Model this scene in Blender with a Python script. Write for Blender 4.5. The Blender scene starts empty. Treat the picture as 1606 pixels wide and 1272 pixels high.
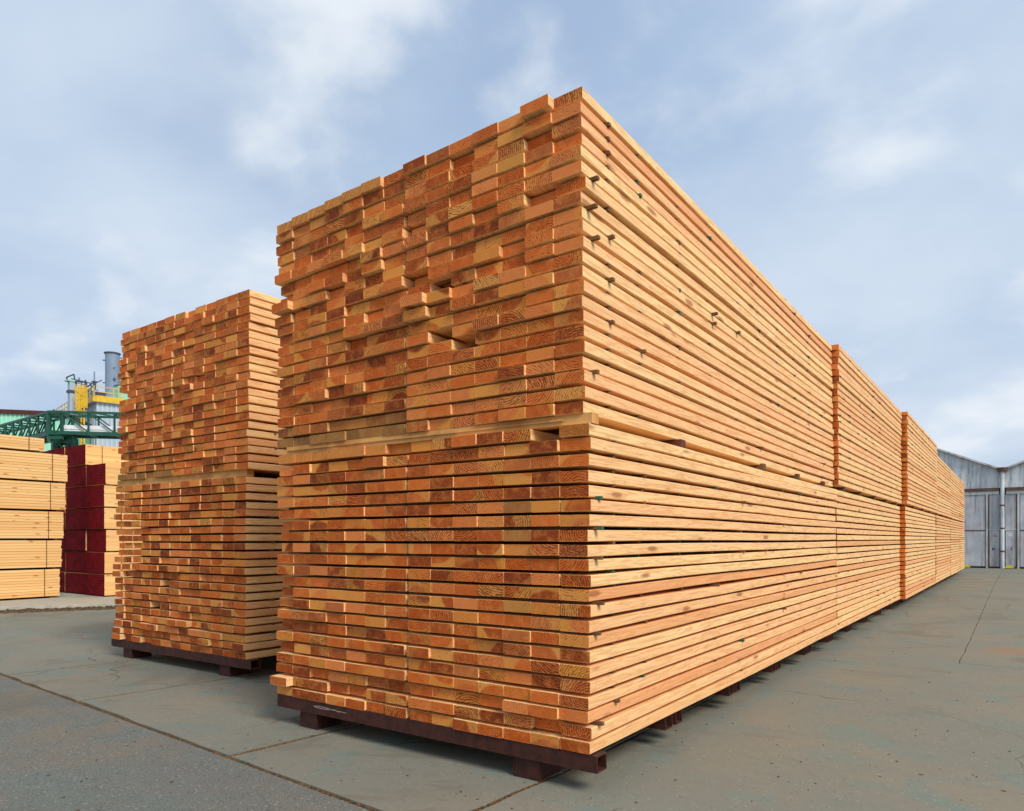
import bpy, math, random
from mathutils import Vector, Matrix
import mathutils.noise as mn
random.seed(7)
S = bpy.context.scene
COL = S.collection
R_ = math.radians

# ------------------------------------------------------------------ camera, sky, sun, exposure
YAW = 35.22
cam_d = bpy.data.cameras.new("camera"); cam = bpy.data.objects.new("camera", cam_d); COL.objects.link(cam)
cam.location = (2.192, -3.947, 1.6); cam.rotation_euler = (R_(90), 0, R_(YAW))
cam_d.sensor_width = 36; cam_d.lens = 1127.8/1606*36; cam_d.shift_y = 209.45/1606
cam_d.clip_start = .05; cam_d.clip_end = 3000
S.camera = cam

SUN_EL, SUN_AZ = 42.0, -18.0          # azimuth measured from +X towards +Y
sun_dir = Vector((math.cos(R_(SUN_EL))*math.cos(R_(SUN_AZ)), math.cos(R_(SUN_EL))*math.sin(R_(SUN_AZ)), math.sin(R_(SUN_EL))))
sd = bpy.data.lights.new("sun", 'SUN'); sun = bpy.data.objects.new("sun", sd); COL.objects.link(sun)
sd.energy = 1.5; sd.angle = R_(22); sd.color = (1.0, .93, .84)
sun.rotation_euler = sun_dir.to_track_quat('Z', 'Y').to_euler()

W = bpy.data.worlds.new("World"); S.world = W; W.use_nodes = True
nt = W.node_tree; nt.nodes.clear()
def N(nt, t, **kw):
    n = nt.nodes.new(t)
    for k, v in kw.items():
        if k.startswith('i_'):
            n.inputs[k[2:]].default_value = v
        else: setattr(n, k, v)
    return n
out = N(nt, 'ShaderNodeOutputWorld'); bg = N(nt, 'ShaderNodeBackground'); bg.inputs['Strength'].default_value = .05
sky = N(nt, 'ShaderNodeTexSky', sky_type='NISHITA', sun_disc=False, sun_elevation=R_(SUN_EL), sun_rotation=R_(90-SUN_AZ))
sky.air_density = 1.0; sky.dust_density = 1.6; sky.ozone_density = 1.5
tc = N(nt, 'ShaderNodeTexCoord'); sep = N(nt, 'ShaderNodeSeparateXYZ'); nt.links.new(tc.outputs['Generated'], sep.inputs[0])
def math_n(nt, op, a, b=None, c=None, clamp=False):
    n = nt.nodes.new('ShaderNodeMath'); n.operation = op; n.use_clamp = clamp
    for i, v in enumerate((a, b, c)):
        if v is None: continue
        if isinstance(v, (int, float)): n.inputs[i].default_value = v
        else: nt.links.new(v, n.inputs[i])
    return n.outputs[0]
zc = math_n(nt, 'ADD', math_n(nt, 'MAXIMUM', sep.outputs[2], 0.0), .34)
cmb = N(nt, 'ShaderNodeCombineXYZ')
nt.links.new(math_n(nt, 'DIVIDE', sep.outputs[0], zc), cmb.inputs[0]); nt.links.new(math_n(nt, 'DIVIDE', sep.outputs[1], zc), cmb.inputs[1])
def cloud(scale, detail, dist, off, lo, hi):
    mp = N(nt, 'ShaderNodeMapping'); nt.links.new(cmb.outputs[0], mp.inputs[0]); mp.inputs['Location'].default_value = off
    nz = N(nt, 'ShaderNodeTexNoise'); nz.inputs['Scale'].default_value = scale; nz.inputs['Detail'].default_value = detail
    nz.inputs['Roughness'].default_value = .5; nz.inputs['Distortion'].default_value = dist
    nt.links.new(mp.outputs[0], nz.inputs['Vector'])
    mr = N(nt, 'ShaderNodeMapRange'); mr.interpolation_type = 'SMOOTHSTEP'
    mr.inputs['From Min'].default_value = lo; mr.inputs['From Max'].default_value = hi
    nt.links.new(nz.outputs['Fac'], mr.inputs[0]); return mr.outputs[0]
def mixc(nt, fac, a, b, bt='MIX'):
    n = nt.nodes.new('ShaderNodeMix'); n.data_type = 'RGBA'; n.blend_type = bt
    for s, v in ((n.inputs[0], fac), (n.inputs[6], a), (n.inputs[7], b)):
        if isinstance(v, (int, float)): s.default_value = v
        elif isinstance(v, tuple): s.default_value = (*v, 1) if len(v) == 3 else v
        else: nt.links.new(v, s)
    return n.outputs[2]
thick = cloud(1.25, 5, .25, (1.3, .4, 0), .28, .74)
wisps = cloud(2.7, 8, .15, (4.1, 2.2, 0), .50, .70)
veil = mixc(nt, .90, sky.outputs[0], (4.1, 5.4, 7.4))
patch = cloud(.85, 5, .3, (7.7, 3.1, 0), .42, .66)
dim = mixc(nt, math_n(nt, 'MULTIPLY', patch, .85), veil, (2.75, 3.85, 5.75))
grey = mixc(nt, thick, dim, (6.3, 7.2, 8.3))
allc = mixc(nt, math_n(nt, 'MULTIPLY', wisps, .85), grey, (8.0, 8.5, 9.0))
nt.links.new(allc, bg.inputs[0]); nt.links.new(bg.outputs[0], out.inputs[0])
S.view_settings.view_transform = 'Standard'; S.view_settings.look = 'None'
S.view_settings.exposure = 1.12; S.view_settings.gamma = 1; S.view_settings.use_curve_mapping = False
S.render.engine = 'CYCLES'; S.cycles.use_denoising = True; S.cycles.max_bounces = 6

# ------------------------------------------------------------------ helpers
a_ = R_(YAW)
CF = Vector((-math.sin(a_), math.cos(a_), 0)); CR = Vector((math.cos(a_), math.sin(a_), 0)); CC = Vector((2.192, -3.947, 1.6))
def at(px, py, depth):   # the point of the real place seen at a pixel of the photograph, at a distance
    return CC + depth*(CF + CR*((px-803)/1127.8) - Vector((0, 0, 1))*((py-845.45)/1127.8))

class MB:
    def __init__(s): s.v = []; s.f = []; s.m = []
    def quad(s, pts, m=0):
        b = len(s.v); s.v += [tuple(p) for p in pts]; s.f.append(tuple(range(b, b+len(pts)))); s.m.append(m)
    def box(s, lo, hi, m=0, M=None):
        x0, y0, z0 = lo; x1, y1, z1 = hi; b = len(s.v)
        p = [(x0,y0,z0),(x1,y0,z0),(x1,y1,z0),(x0,y1,z0),(x0,y0,z1),(x1,y0,z1),(x1,y1,z1),(x0,y1,z1)]
        if M: p = [tuple(M @ Vector(q)) for q in p]
        s.v += p
        for f in ((0,3,2,1),(4,5,6,7),(0,1,5,4),(1,2,6,5),(2,3,7,6),(3,0,4,7)): s.f.append(tuple(b+i for i in f)); s.m.append(m)
        return s
    def bar(s, a, b, w, h=None, m=0):      # a box beam from a to b
        a = Vector(a); b = Vector(b); h = h or w; d = b-a; L = d.length
        if L < 1e-6: return s
        d.normalize(); up = Vector((0,0,1)) if abs(d.z) < .95 else Vector((1,0,0))
        r = d.cross(up).normalized(); u = r.cross(d)
        M = Matrix(((r.x,d.x,u.x,a.x),(r.y,d.y,u.y,a.y),(r.z,d.z,u.z,a.z),(0,0,0,1)))
        return s.box((-w/2,0,-h/2),(w/2,L,h/2), m, M)
    def tube(s, a, b, r, n=12, m=0, r2=None, caps=True):
        a = Vector(a); b = Vector(b); d = (b-a).normalized(); r2 = r if r2 is None else r2
        up = Vector((0,0,1)) if abs(d.z) < .95 else Vector((1,0,0)); x = d.cross(up).normalized(); y = x.cross(d); k = len(s.v)
        for c, rr in ((a, r), (b, r2)):
            for i in range(n):
                t = 2*math.pi*i/n; s.v.append(tuple(c + x*rr*math.cos(t) + y*rr*math.sin(t)))
        for i in range(n):
            j = (i+1) % n; s.f.append((k+i, k+j, k+n+j, k+n+i)); s.m.append(m)
        if caps: s.f.append(tuple(k+i for i in range(n))[::-1]); s.f.append(tuple(k+n+i for i in range(n))); s.m += [m, m]
        return s
    def prism(s, poly, z0, z1, m=0):       # poly: list of (x, y), counter-clockwise
        n = len(poly); b = len(s.v)
        s.v += [(x, y, z0) for x, y in poly] + [(x, y, z1) for x, y in poly]
        s.f.append(tuple(b+i for i in range(n))[::-1]); s.f.append(tuple(b+n+i for i in range(n))); s.m += [m, m]
        for i in range(n):
            j = (i+1) % n; s.f.append((b+i, b+j, b+n+j, b+n+i)); s.m.append(m)
        return s
    def mesh(s, name, mats):
        me = bpy.data.meshes.new(name); me.from_pydata(s.v, [], s.f)
        for m in (mats if isinstance(mats, (list, tuple)) else [mats]): me.materials.append(m)
        me.polygons.foreach_set('material_index', s.m); me.update(); return me
    def build(s, name, mats, parent=None, loc=(0,0,0)):
        return link(name, s.mesh(name, mats), parent, loc)
def link(name, me, parent=None, loc=(0,0,0)):
    o = bpy.data.objects.new(name, me); COL.objects.link(o); o.location = loc
    if parent: o.parent = parent
    return o
def tag(o, label=None, cat=None, group=None, kind=None):
    if label: o['label'] = label
    if cat: o['category'] = cat
    if group: o['group'] = group
    if kind: o['kind'] = kind
    return o
def thing(name, label, cat, loc=(0,0,0), group=None):
    o = bpy.data.objects.new(name, None); COL.objects.link(o); o.location = loc; o.empty_display_size = .2
    return tag(o, label, cat, group)

# ------------------------------------------------------------------ materials
def mat(name, rough=.8, spec=.3, metal=0.0):
    m = bpy.data.materials.new(name); m.use_nodes = True; t = m.node_tree
    b = t.nodes['Principled BSDF']; b.inputs['Roughness'].default_value = rough
    b.inputs['Specular IOR Level'].default_value = spec; b.inputs['Metallic'].default_value = metal
    return m, t, b
def noise(t, vec, scale, detail=4, rough=.55, w=None, dist=0.0):
    n = t.nodes.new('ShaderNodeTexNoise'); n.inputs['Scale'].default_value = scale; n.inputs['Detail'].default_value = detail
    n.inputs['Roughness'].default_value = rough; n.inputs['Distortion'].default_value = dist
    if w is not None:
        n.noise_dimensions = '4D'; t.links.new(w, n.inputs['W'])
    if vec is not None: t.links.new(vec, n.inputs['Vector'])
    return n.outputs['Fac']
def smooth(t, v, lo, hi, a=0.0, b=1.0):
    n = t.nodes.new('ShaderNodeMapRange'); n.interpolation_type = 'SMOOTHSTEP'
    for i, x in ((0, v), (1, lo), (2, hi), (3, a), (4, b)):
        if isinstance(x, (int, float)): n.inputs[i].default_value = x
        else: t.links.new(x, n.inputs[i])
    return n.outputs[0]
def scalev(t, vec, s):
    n = t.nodes.new('ShaderNodeVectorMath'); n.operation = 'MULTIPLY'; t.links.new(vec, n.inputs[0]); n.inputs[1].default_value = s
    return n.outputs[0]
def bump(t, b, h, strength=.3, dist=.01):
    n = t.nodes.new('ShaderNodeBump'); n.inputs['Strength'].default_value = strength; n.inputs['Distance'].default_value = dist
    t.links.new(h, n.inputs['Height']); t.links.new(n.outputs[0], b.inputs['Normal'])
def rnd(t, seedv, k):      # k-th random number of an object
    n = t.nodes.new('ShaderNodeTexWhiteNoise'); n.noise_dimensions = '1D'
    t.links.new(math_n(t, 'MULTIPLY_ADD', seedv, 913.7, k*17.31), n.inputs['W']); return n.outputs['Value']
def flat(name, col, rough=.7, var=.25, scale=6, spec=.3, metal=0., col2=None, bmp=0.0):
    m, t, b = mat(name, rough, spec, metal); g = t.nodes.new('ShaderNodeNewGeometry').outputs['Position']
    f = noise(t, g, scale, 5); c2 = col2 or tuple(x*(1-var) for x in col)
    t.links.new(mixc(t, smooth(t, f, .35, .7), col, c2), b.inputs['Base Color'])
    if bmp: bump(t, b, noise(t, g, scale*6, 4), bmp)
    return m

def make_end_grain(by_position=False):
    m, t, b = mat("end_grain", .78, .2)
    tcn = t.nodes.new('ShaderNodeTexCoord').outputs['Object']; oi = t.nodes.new('ShaderNodeObjectInfo')
    sp = t.nodes.new('ShaderNodeSeparateXYZ'); t.links.new(tcn, sp.inputs[0]); r = oi.outputs['Random']
    wx = noise(t, tcn, 22, 2, .5, math_n(t, 'MULTIPLY', r, 91.0))
    x = math_n(t, 'SUBTRACT', sp.outputs[0], math_n(t, 'MULTIPLY_ADD', rnd(t, r, 1), .34, -.17))
    z = math_n(t, 'SUBTRACT', sp.outputs[2], math_n(t, 'MULTIPLY_ADD', rnd(t, r, 2), .44, -.22))
    d = math_n(t, 'SQRT', math_n(t, 'ADD', math_n(t, 'MULTIPLY', x, x), math_n(t, 'MULTIPLY', z, z)))
    d = math_n(t, 'ADD', d, math_n(t, 'MULTIPLY_ADD', wx, .022, -.011))
    R = math_n(t, 'MULTIPLY_ADD', rnd(t, r, 3), .24, .09)
    sap = smooth(t, math_n(t, 'SUBTRACT', d, R), -.006, .016)
    ring = math_n(t, 'MULTIPLY_ADD', math_n(t, 'SINE', math_n(t, 'MULTIPLY', d, 370.0)), .5, .5)
    w91 = math_n(t, 'MULTIPLY', r, 91.0)
    th = math_n(t, 'ARCTAN2', z, x); cb = t.nodes.new('ShaderNodeCombineXYZ')
    t.links.new(math_n(t, 'MULTIPLY', d, 190.0), cb.inputs[0]); t.links.new(math_n(t, 'MULTIPLY', th, 5.0), cb.inputs[1])
    pol = noise(t, cb.outputs[0], 1.0, 4, .65, w91); iso = noise(t, tcn, 120, 4, .65, w91)
    tear = math_n(t, 'ADD', math_n(t, 'MULTIPLY', pol, .62), math_n(t, 'MULTIPLY', iso, .38))      # torn, resin-dark saw marks
    big = noise(t, tcn, 16, 3, .6, w91)
    hr = rnd(t, r, 4)
    heart = mixc(t, hr, (.58, .105, .010), (.78, .185, .032))
    heart = mixc(t, smooth(t, rnd(t, r, 5), .45, 1.0), heart, (.25, .042, .006))
    heart = mixc(t, math_n(t, 'MULTIPLY', ring, .34), heart, (.26, .055, .012))
    heart = mixc(t, smooth(t, big, .42, .72, 0, .5), heart, (.80, .25, .055))
    heart = mixc(t, smooth(t, rnd(t, r, 11), .6, 1.0, 0, .7), heart, (.84, .27, .075))
    sapc = mixc(t, rnd(t, r, 6), (.80, .31, .045), (.84, .38, .085))
    sapc = mixc(t, math_n(t, 'MULTIPLY', ring, .30), sapc, (.55, .22, .05))
    c = mixc(t, math_n(t, 'MULTIPLY', sap, math_n(t, 'MULTIPLY_ADD', rnd(t, r, 9), .62, .25)), heart, sapc)
    thr = math_n(t, 'MULTIPLY_ADD', rnd(t, r, 7), .18, .462)
    tm = smooth(t, math_n(t, 'SUBTRACT', math_n(t, 'MULTIPLY_ADD', ring, .09, math_n(t, 'SUBTRACT', tear, .045)), thr), 0.0, .045)
    c = mixc(t, math_n(t, 'MULTIPLY', tm, .80), c, (.10, .014, .004))
    # pale rubbed rim of the end
    ax = math_n(t, 'ABSOLUTE', sp.outputs[0]); az = math_n(t, 'ABSOLUTE', sp.outputs[2])
    rim = math_n(t, 'MAXIMUM', smooth(t, ax, .1035, .109), smooth(t, az, .031, .0365))
    c = mixc(t, math_n(t, 'MULTIPLY', rim, .22), c, (.84, .42, .12))
    # grey weathered planks (object colour red = how weathered)
    sc = t.nodes.new('ShaderNodeSeparateColor'); t.links.new(oi.outputs['Color'], sc.inputs[0])
    c = mixc(t, math_n(t, 'MULTIPLY', sc.outputs[0], .8), c, mixc(t, big, (.15, .082, .022), (.40, .23, .075)))
    t.links.new(c, b.inputs['Base Color'])
    bump(t, b, math_n(t, 'ADD', tear, math_n(t, 'MULTIPLY', ring, .12)), .5, .004)
    return m
def make_side(name, A, B, knots=True):
    m, t, b = mat(name, .62, .3)
    tcn = t.nodes.new('ShaderNodeTexCoord').outputs['Object']; oi = t.nodes.new('ShaderNodeObjectInfo'); r = oi.outputs['Random']
    w = math_n(t, 'MULTIPLY', r, 133.0)
    long_ = noise(t, scalev(t, tcn, (14, .9, 14)), 1.0, 5, .6, w, .8)      # cathedral grain bands
    fine = noise(t, scalev(t, tcn, (90, 2.2, 90)), 1.0, 3, .6, w)
    c = mixc(t, rnd(t, r, 1), A, B)
    c = mixc(t, smooth(t, rnd(t, r, 2), .72, 1.0, 0, .8), c, (.80, .34, .135))
    bands = math_n(t, 'MULTIPLY_ADD', math_n(t, 'SINE', math_n(t, 'MULTIPLY', long_, 46.0)), .5, .5)
    c = mixc(t, math_n(t, 'MULTIPLY', smooth(t, bands, .45, 1.0), .42), c, (.62, .22, .06))
    c = mixc(t, smooth(t, fine, .42, .75, 0, .5), c, (.60, .27, .095))
    c = mixc(t, smooth(t, noise(t, scalev(t, tcn, (3, .7, 3)), 1.0, 3, .5, w), .5, .75, 0, .4), c, (.88, .50, .22))
    if knots:
        v = t.nodes.new('ShaderNodeTexVoronoi'); v.voronoi_dimensions = '4D'; v.inputs['Scale'].default_value = 1.0; v.inputs['Randomness'].default_value = 1
        t.links.new(scalev(t, tcn, (4.5, 2.0, 9.0)), v.inputs['Vector']); t.links.new(w, v.inputs['W'])
        k = smooth(t, v.outputs['Distance'], .13, .25, 1.0, 0.0)
        c = mixc(t, math_n(t, 'MULTIPLY', k, .75), c, (.33, .10, .025))
    dirt = noise(t, scalev(t, tcn, (9, 5, 9)), 1.0, 5, .7, w)
    c = mixc(t, smooth(t, dirt, .60, .80, 0, .35), c, (.42, .20, .08))
    sc = t.nodes.new('ShaderNodeSeparateColor'); t.links.new(oi.outputs['Color'], sc.inputs[0])
    c = mixc(t, math_n(t, 'MULTIPLY', sc.outputs[0], .75), c, (.27, .17, .075))
    t.links.new(c, b.inputs['Base Color']); bump(t, b, fine, .25, .002)
    return m
END = make_end_grain()
SIDE = make_side("planed_wood", (.94, .66, .30), (.92, .52, .24))
def make_pack_side(name="pale_packed_wood"):
    m, t, b = mat(name, .7, .25)
    g = t.nodes.new('ShaderNodeNewGeometry').outputs['Position']; at_ = t.nodes.new('ShaderNodeAttribute'); at_.attribute_name = 'tone'
    tone = at_.outputs['Fac']
    c = mixc(t, tone, (.88, .56, .235), (.80, .44, .16))
    ln = noise(t, scalev(t, g, (1.5, .8, 26)), 1.0, 4)
    c = mixc(t, smooth(t, ln, .5, .8, 0, .45), c, (.66, .33, .11))
    v = t.nodes.new('ShaderNodeTexVoronoi'); v.inputs['Scale'].default_value = 1.0
    t.links.new(scalev(t, g, (2.2, 2.2, 9.0)), v.inputs['Vector'])
    c = mixc(t, smooth(t, v.outputs['Distance'], .09, .2, .8, 0.0), c, (.42, .13, .03))
    t.links.new(c, b.inputs['Base Color']); return m
PACK = make_pack_side()
RED = flat("dark_red_end_paint", (.17, .005, .010), .85, .5, 5, .1, col2=(.095, .003, .006))
STEEL = flat("oxide_brown_steel", (.072, .020, .013), .6, .4, 14, .3, col2=(.034, .012, .009), bmp=.15)
STICK = flat("sticker_wood", (.20, .095, .035), .8, .4, 8)
STICKG = flat("green_tipped_stick", (.03, .13, .08), .7, .3, 8)
BEAMW = flat("rough_bearer_wood", (.74, .38, .12), .8, .3, 4, col2=(.50, .22, .06), bmp=.2)
STRAP = flat("strap_band", (.50, .30, .11), .5, .2, 3)
GAPD = flat("pack_core_wood", (.30, .15, .055), .9, .2, 5)

def ground_mat(name, kind):
    m, t, b = mat(name, .88, .25)
    g = t.nodes.new('ShaderNodeNewGeometry').outputs['Position']
    n1 = noise(t, g, .55, 5, .6); n2 = noise(t, scalev(t, g, (1, 1, 1)), 1.3, 6, .62, dist=.4); n3 = noise(t, g, 9, 4, .65); n4 = noise(t, g, 120, 3, .7)
    if kind == 'slab': base, warm, cool, dark = (.203, .200, .160), (.232, .208, .155), (.170, .212, .178), (.115, .130, .108)
    elif kind == 'asphalt': base, warm, cool, dark = (.180, .186, .166), (.225, .195, .145), (.165, .195, .170), (.085, .086, .08)
    elif kind == 'dirt': base, warm, cool, dark = (.10, .062, .030), (.16, .095, .04), (.08, .06, .035), (.035, .022, .012)
    else: base, warm, cool, dark = (.40, .375, .31), (.45, .38, .26), (.36, .38, .34), (.20, .17, .12)
    c = mixc(t, smooth(t, n1, .42, .62), base, warm)
    c = mixc(t, smooth(t, n2, .50, .64, 0, .8), c, cool)
    c = mixc(t, smooth(t, noise(t, g, .9, 6, .7, dist=.6), .56, .75, 0, .55), c, dark)
    c = mixc(t, smooth(t, n3, .5, .8, 0, .35), c, dark)
    st = noise(t, scalev(t, g, (.5, 3.5, 1)), 1.0, 5, .6)
    c = mixc(t, smooth(t, st, .58, .75, 0, .3), c, dark)
    # fine grit
    v = t.nodes.new('ShaderNodeTexVoronoi'); v.inputs['Scale'].default_value = 42 if kind == 'asphalt' else 34; t.links.new(g, v.inputs['Vector'])
    gc = t.nodes.new('ShaderNodeSeparateColor'); t.links.new(v.outputs['Color'], gc.inputs[0])
    amt = .75 if kind == 'asphalt' else .30
    near = smooth(t, v.outputs['Distance'], .18, .42, 1.0, 0.0)
    c = mixc(t, math_n(t, 'MULTIPLY', math_n(t, 'MULTIPLY', near, smooth(t, gc.outputs[0], .80, .86)), amt), c, (.42, .42, .38))
    c = mixc(t, math_n(t, 'MULTIPLY', math_n(t, 'MULTIPLY', near, smooth(t, gc.outputs[1], .78, .86)), amt), c, (.05, .05, .045))
    c = mixc(t, smooth(t, n4, .40, .66, 0, .7 if kind == 'asphalt' else .22), c, (.06, .06, .055))
    if kind in ('slab', 'asphalt'):      # hairline cracks
        cv = t.nodes.new('ShaderNodeVectorMath'); cv.operation = 'ADD'; t.links.new(g, cv.inputs[0])
        nn = t.nodes.new('ShaderNodeTexNoise'); nn.inputs['Scale'].default_value = 2.2; nn.inputs['Detail'].default_value = 6; t.links.new(g, nn.inputs['Vector']); t.links.new(scalev(t, nn.outputs['Color'], (.5, .5, 0)), cv.inputs[1])
        ve = t.nodes.new('ShaderNodeTexVoronoi'); ve.feature = 'DISTANCE_TO_EDGE'; ve.inputs['Scale'].default_value = .42; t.links.new(cv.outputs[0], ve.inputs['Vector'])
        ck = math_n(t, 'MULTIPLY', smooth(t, ve.outputs['Distance'], .0015, .006, 1, 0), smooth(t, noise(t, g, .35, 3), .46, .56))
        c = mixc(t, math_n(t, 'MULTIPLY', ck, .6), c, (.06, .05, .035))
        pt = noise(t, g, .42, 7, .72, dist=1.2)
        c = mixc(t, smooth(t, pt, .52, .60, 0, .42), c, (.135, .115, .080))
    if kind == 'slab':      # rust stain by the far right joint
        sp = t.nodes.new('ShaderNodeVectorMath'); sp.operation = 'DISTANCE'; t.links.new(g, sp.inputs[0]); sp.inputs[1].default_value = (2.15, 8.6, 0)
        dd = math_n(t, 'ADD', sp.outputs['Value'], math_n(t, 'MULTIPLY', n2, .9))
        c = mixc(t, smooth(t, dd, .45, 1.25, .55, 0.0), c, (.30, .17, .085))
    t.links.new(c, b.inputs['Base Color'])
    h = math_n(t, 'ADD', math_n(t, 'MULTIPLY', n4, .6 if kind == 'asphalt' else .25), math_n(t, 'MULTIPLY', n3, .5))
    bump(t, b, h, .55 if kind == 'asphalt' else .3, .008)
    return m
SLAB = ground_mat("worn_concrete", 'slab'); ASPH = ground_mat("gritty_asphalt", 'asphalt'); DIRT = ground_mat("joint_dirt", 'dirt'); PLAT = ground_mat("pale_platform_concrete", 'plat')

# ------------------------------------------------------------------ ground
g = MB(); g.quad([(-900,-600,-.016),(900,-600,-.016),(900,1400,-.016),(-900,1400,-.016)])
tag(g.build('ground', DIRT), kind='structure')
pave = bpy.data.objects.new('pavement', None); COL.objects.link(pave); tag(pave, kind='structure')
def jy(x): return -.48 - .0692*(x+7.69)
def slab_poly(x0, x1, y0, y1, gap=.013, front=False, sh=.11, sh1=None):
    sh1 = sh if sh1 is None else sh1
    def X(x, y, s): return x + s*(y+.7)
    ya, yb = (jy(x0)+gap, jy(x1)+gap) if front else (y0+gap, y0+gap)
    pts = [(X(x0, ya, sh)+gap, ya), (X(x1, yb, sh1)-gap, yb), (X(x1, y1, sh1)-gap, y1-gap), (X(x0, y1, sh)+gap, y1-gap)]
    return pts
def wobble(poly, step=.22, amp=.006):
    o = []
    for i, p in enumerate(poly):
        q = poly[(i+1) % len(poly)]; L = math.hypot(q[0]-p[0], q[1]-p[1]); n = max(1, min(70, int(L/step)))
        for k in range(n):
            x = p[0]+(q[0]-p[0])*k/n; y = p[1]+(q[1]-p[1])*k/n
            v = mn.noise_vector(Vector((x*3.1, y*3.1, i))) ; w = amp if k else 0
            o.append((x+v.x*w*2, y+v.y*w*2))
    return o
slabs = [ # x0, x1, y0, y1, front, shear0, shear1
    (-60, -7.6, 0, 60, True, .0, .16), (-7.6, -5.42, 0, 12, True, .16, .11), (-5.42, -2.57, 0, 12, True, .11, .11),
    ]
for x0, x1, y0, y1, fr, s0, s1 in slabs:
    MB().prism(wobble(slab_poly(x0, x1, y0, y1, front=fr, sh=s0, sh1=s1, gap=.027), .10, .012), -.14, 0).build('concrete_slab', SLAB, pave)
for poly in ([(-2.55,jy(-2.57)+.02),(-.485,jy(-.46)+.02),(-.388,.3),(-.31,11.98),(-1.16,11.98)], [(-.445,jy(-.46)+.02),(9,jy(9)+.02),(9,6.950),(1.554,6.950),(1.464,27.2),(1.464,80),(-.1,80),(-.272,12),(-.352,.3)], [(1.564,6.962),(60,6.962),(60,27.2),(1.474,27.2)],
             [(1.474,27.21),(60,27.21),(60,80),(1.474,80)], [(-7.0,12.01),(-.31,12.01),(-.14,80),(-7.0,80)],
             [(9.02,-2.2),(60,-2.2),(60,6.97),(9.02,6.97)]):
    MB().prism(wobble(poly, amp=.01), -.14, -.001).build('concrete_slab', SLAB, pave)
MB().prism(wobble([(-60, -60), (60, -60), (60, jy(60)-.02), (9, jy(9)-.018), (-60, jy(-60)-.018)], .4), -.14, -.002).build('asphalt_strip', ASPH, pave)

# raised platform at the left with a kerb edge
edge = [(-17.5,-40), (-17.2,.4), (-16.03,2.44), (-14.87,4.4), (-14.4,8), (-14.2,60)]
plat = [(-120,-40)] + edge + [(-120,60)]
tag(MB().prism(plat, -.1, .1).build('platform', PLAT), kind='structure')
kerb = thing('kerb', 'pale worn concrete kerb edging the raised platform on the left', 'kerb', (0,0,0))
def along(poly, step):
    o = []
    for p, q in zip(poly, poly[1:]):
        L = math.hypot(q[0]-p[0], q[1]-p[1]); n = max(1, round(L/step))
        for k in range(n): o.append(((p[0]+(q[0]-p[0])*k/n, p[1]+(q[1]-p[1])*k/n), (p[0]+(q[0]-p[0])*(k+1)/n, p[1]+(q[1]-p[1])*(k+1)/n)))
    return o
KERBM = flat("kerb_concrete", (.46, .43, .36), .85, .25, 6, col2=(.33, .30, .24), bmp=.2)
for p, q in along(edge[1:5], 1.9):
    d = Vector((q[0]-p[0], q[1]-p[1], 0)).normalized(); nrm = Vector((d.y, -d.x, 0))
    a = Vector((*p, 0))+d*.008; b = Vector((*q, 0))-d*.008
    pl = [a-nrm*.2, a+nrm*.012, b+nrm*.012, b-nrm*.2]
    MB().prism([(v.x, v.y) for v in pl], -.05, .106).build('kerb_stone', KERBM, kerb)
# rough dirt and rotten wood bits along the foot of the kerb
def chips(name, n, place, size, m, kind='stuff', flatz=.5, label=None, cat=None):
    b = MB()
    for _ in range(n):
        x, y, z = place(); s = size*random.uniform(.4, 1.3); an = random.uniform(0, 6.28); L = random.uniform(1, 3.0)
        M = Matrix.Translation((x, y, z+s*flatz*.45)) @ Matrix.Rotation(an, 4, 'Z') @ Matrix.Rotation(random.uniform(-.3,.3), 4, 'X')
        b.box((-s*.5*L, -s*.5, -s*.5*flatz), (s*.5*L, s*.5, s*.5*flatz), 0, M)
    return tag(b.build(name, m), label, cat, kind=kind)
DEBM = flat("dark_litter", (.075, .050, .028), .9, .5, 20, col2=(.16, .11, .06))
STRAW = flat("dry_straw", (.17, .095, .035), .9, .5, 30, col2=(.055, .034, .016))
def kerb_place():
    p, q = random.choice(along(edge[1:5], .4)); t = random.random(); d = Vector((q[0]-p[0], q[1]-p[1], 0)).normalized()
    off = .015 + abs(random.gauss(0, .11)); return (p[0]+(q[0]-p[0])*t + d.y*off, p[1]+(q[1]-p[1])*t - d.x*off, random.uniform(0, max(0, .065-off*.6)))
chips('dirt_litter', 4200, kerb_place, .034, DEBM, label='dark dirt and rotten bark litter along the kerb foot', cat='litter')
def joint_place():
    k = random.random()
    if k < .45:
        x = random.uniform(-9.5, .6); y = jy(x) + random.gauss(0, .020)
        if random.random() < .25:
            x = random.choice((-7.6,-5.42,-2.57,-.46)) + random.gauss(0, .10); y = jy(x) + random.gauss(0, .022)
    else:
        x0, s = random.choice(((-7.6,.16),(-5.42,.11),(-2.57,.11),(-.46,.10),(-2.57,.11),(-.46,.10))); y = random.uniform(-.75, 2.2); x = x0 + s*(y+.7) + random.gauss(0, .012)
    return (x, y, -.012)
chips('straw_litter', 8500, joint_place, .0095, STRAW, label='dry straw and weed crumbs packed in the slab joints', cat='litter')
def yard_place():
    while True:
        d = 4.0 + 12*random.random()**1.6; px = random.uniform(-20, 1640); p = CC + d*(CF + CR*((px-803)/1127.8))
        if jy(p.x) - 6 < p.y < 25: return (p.x, p.y, 0)
chips('wood_crumbs', 380, yard_place, .008, DEBM, label='small dark wood crumbs and pebbles scattered over the yard', cat='debris')

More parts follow.
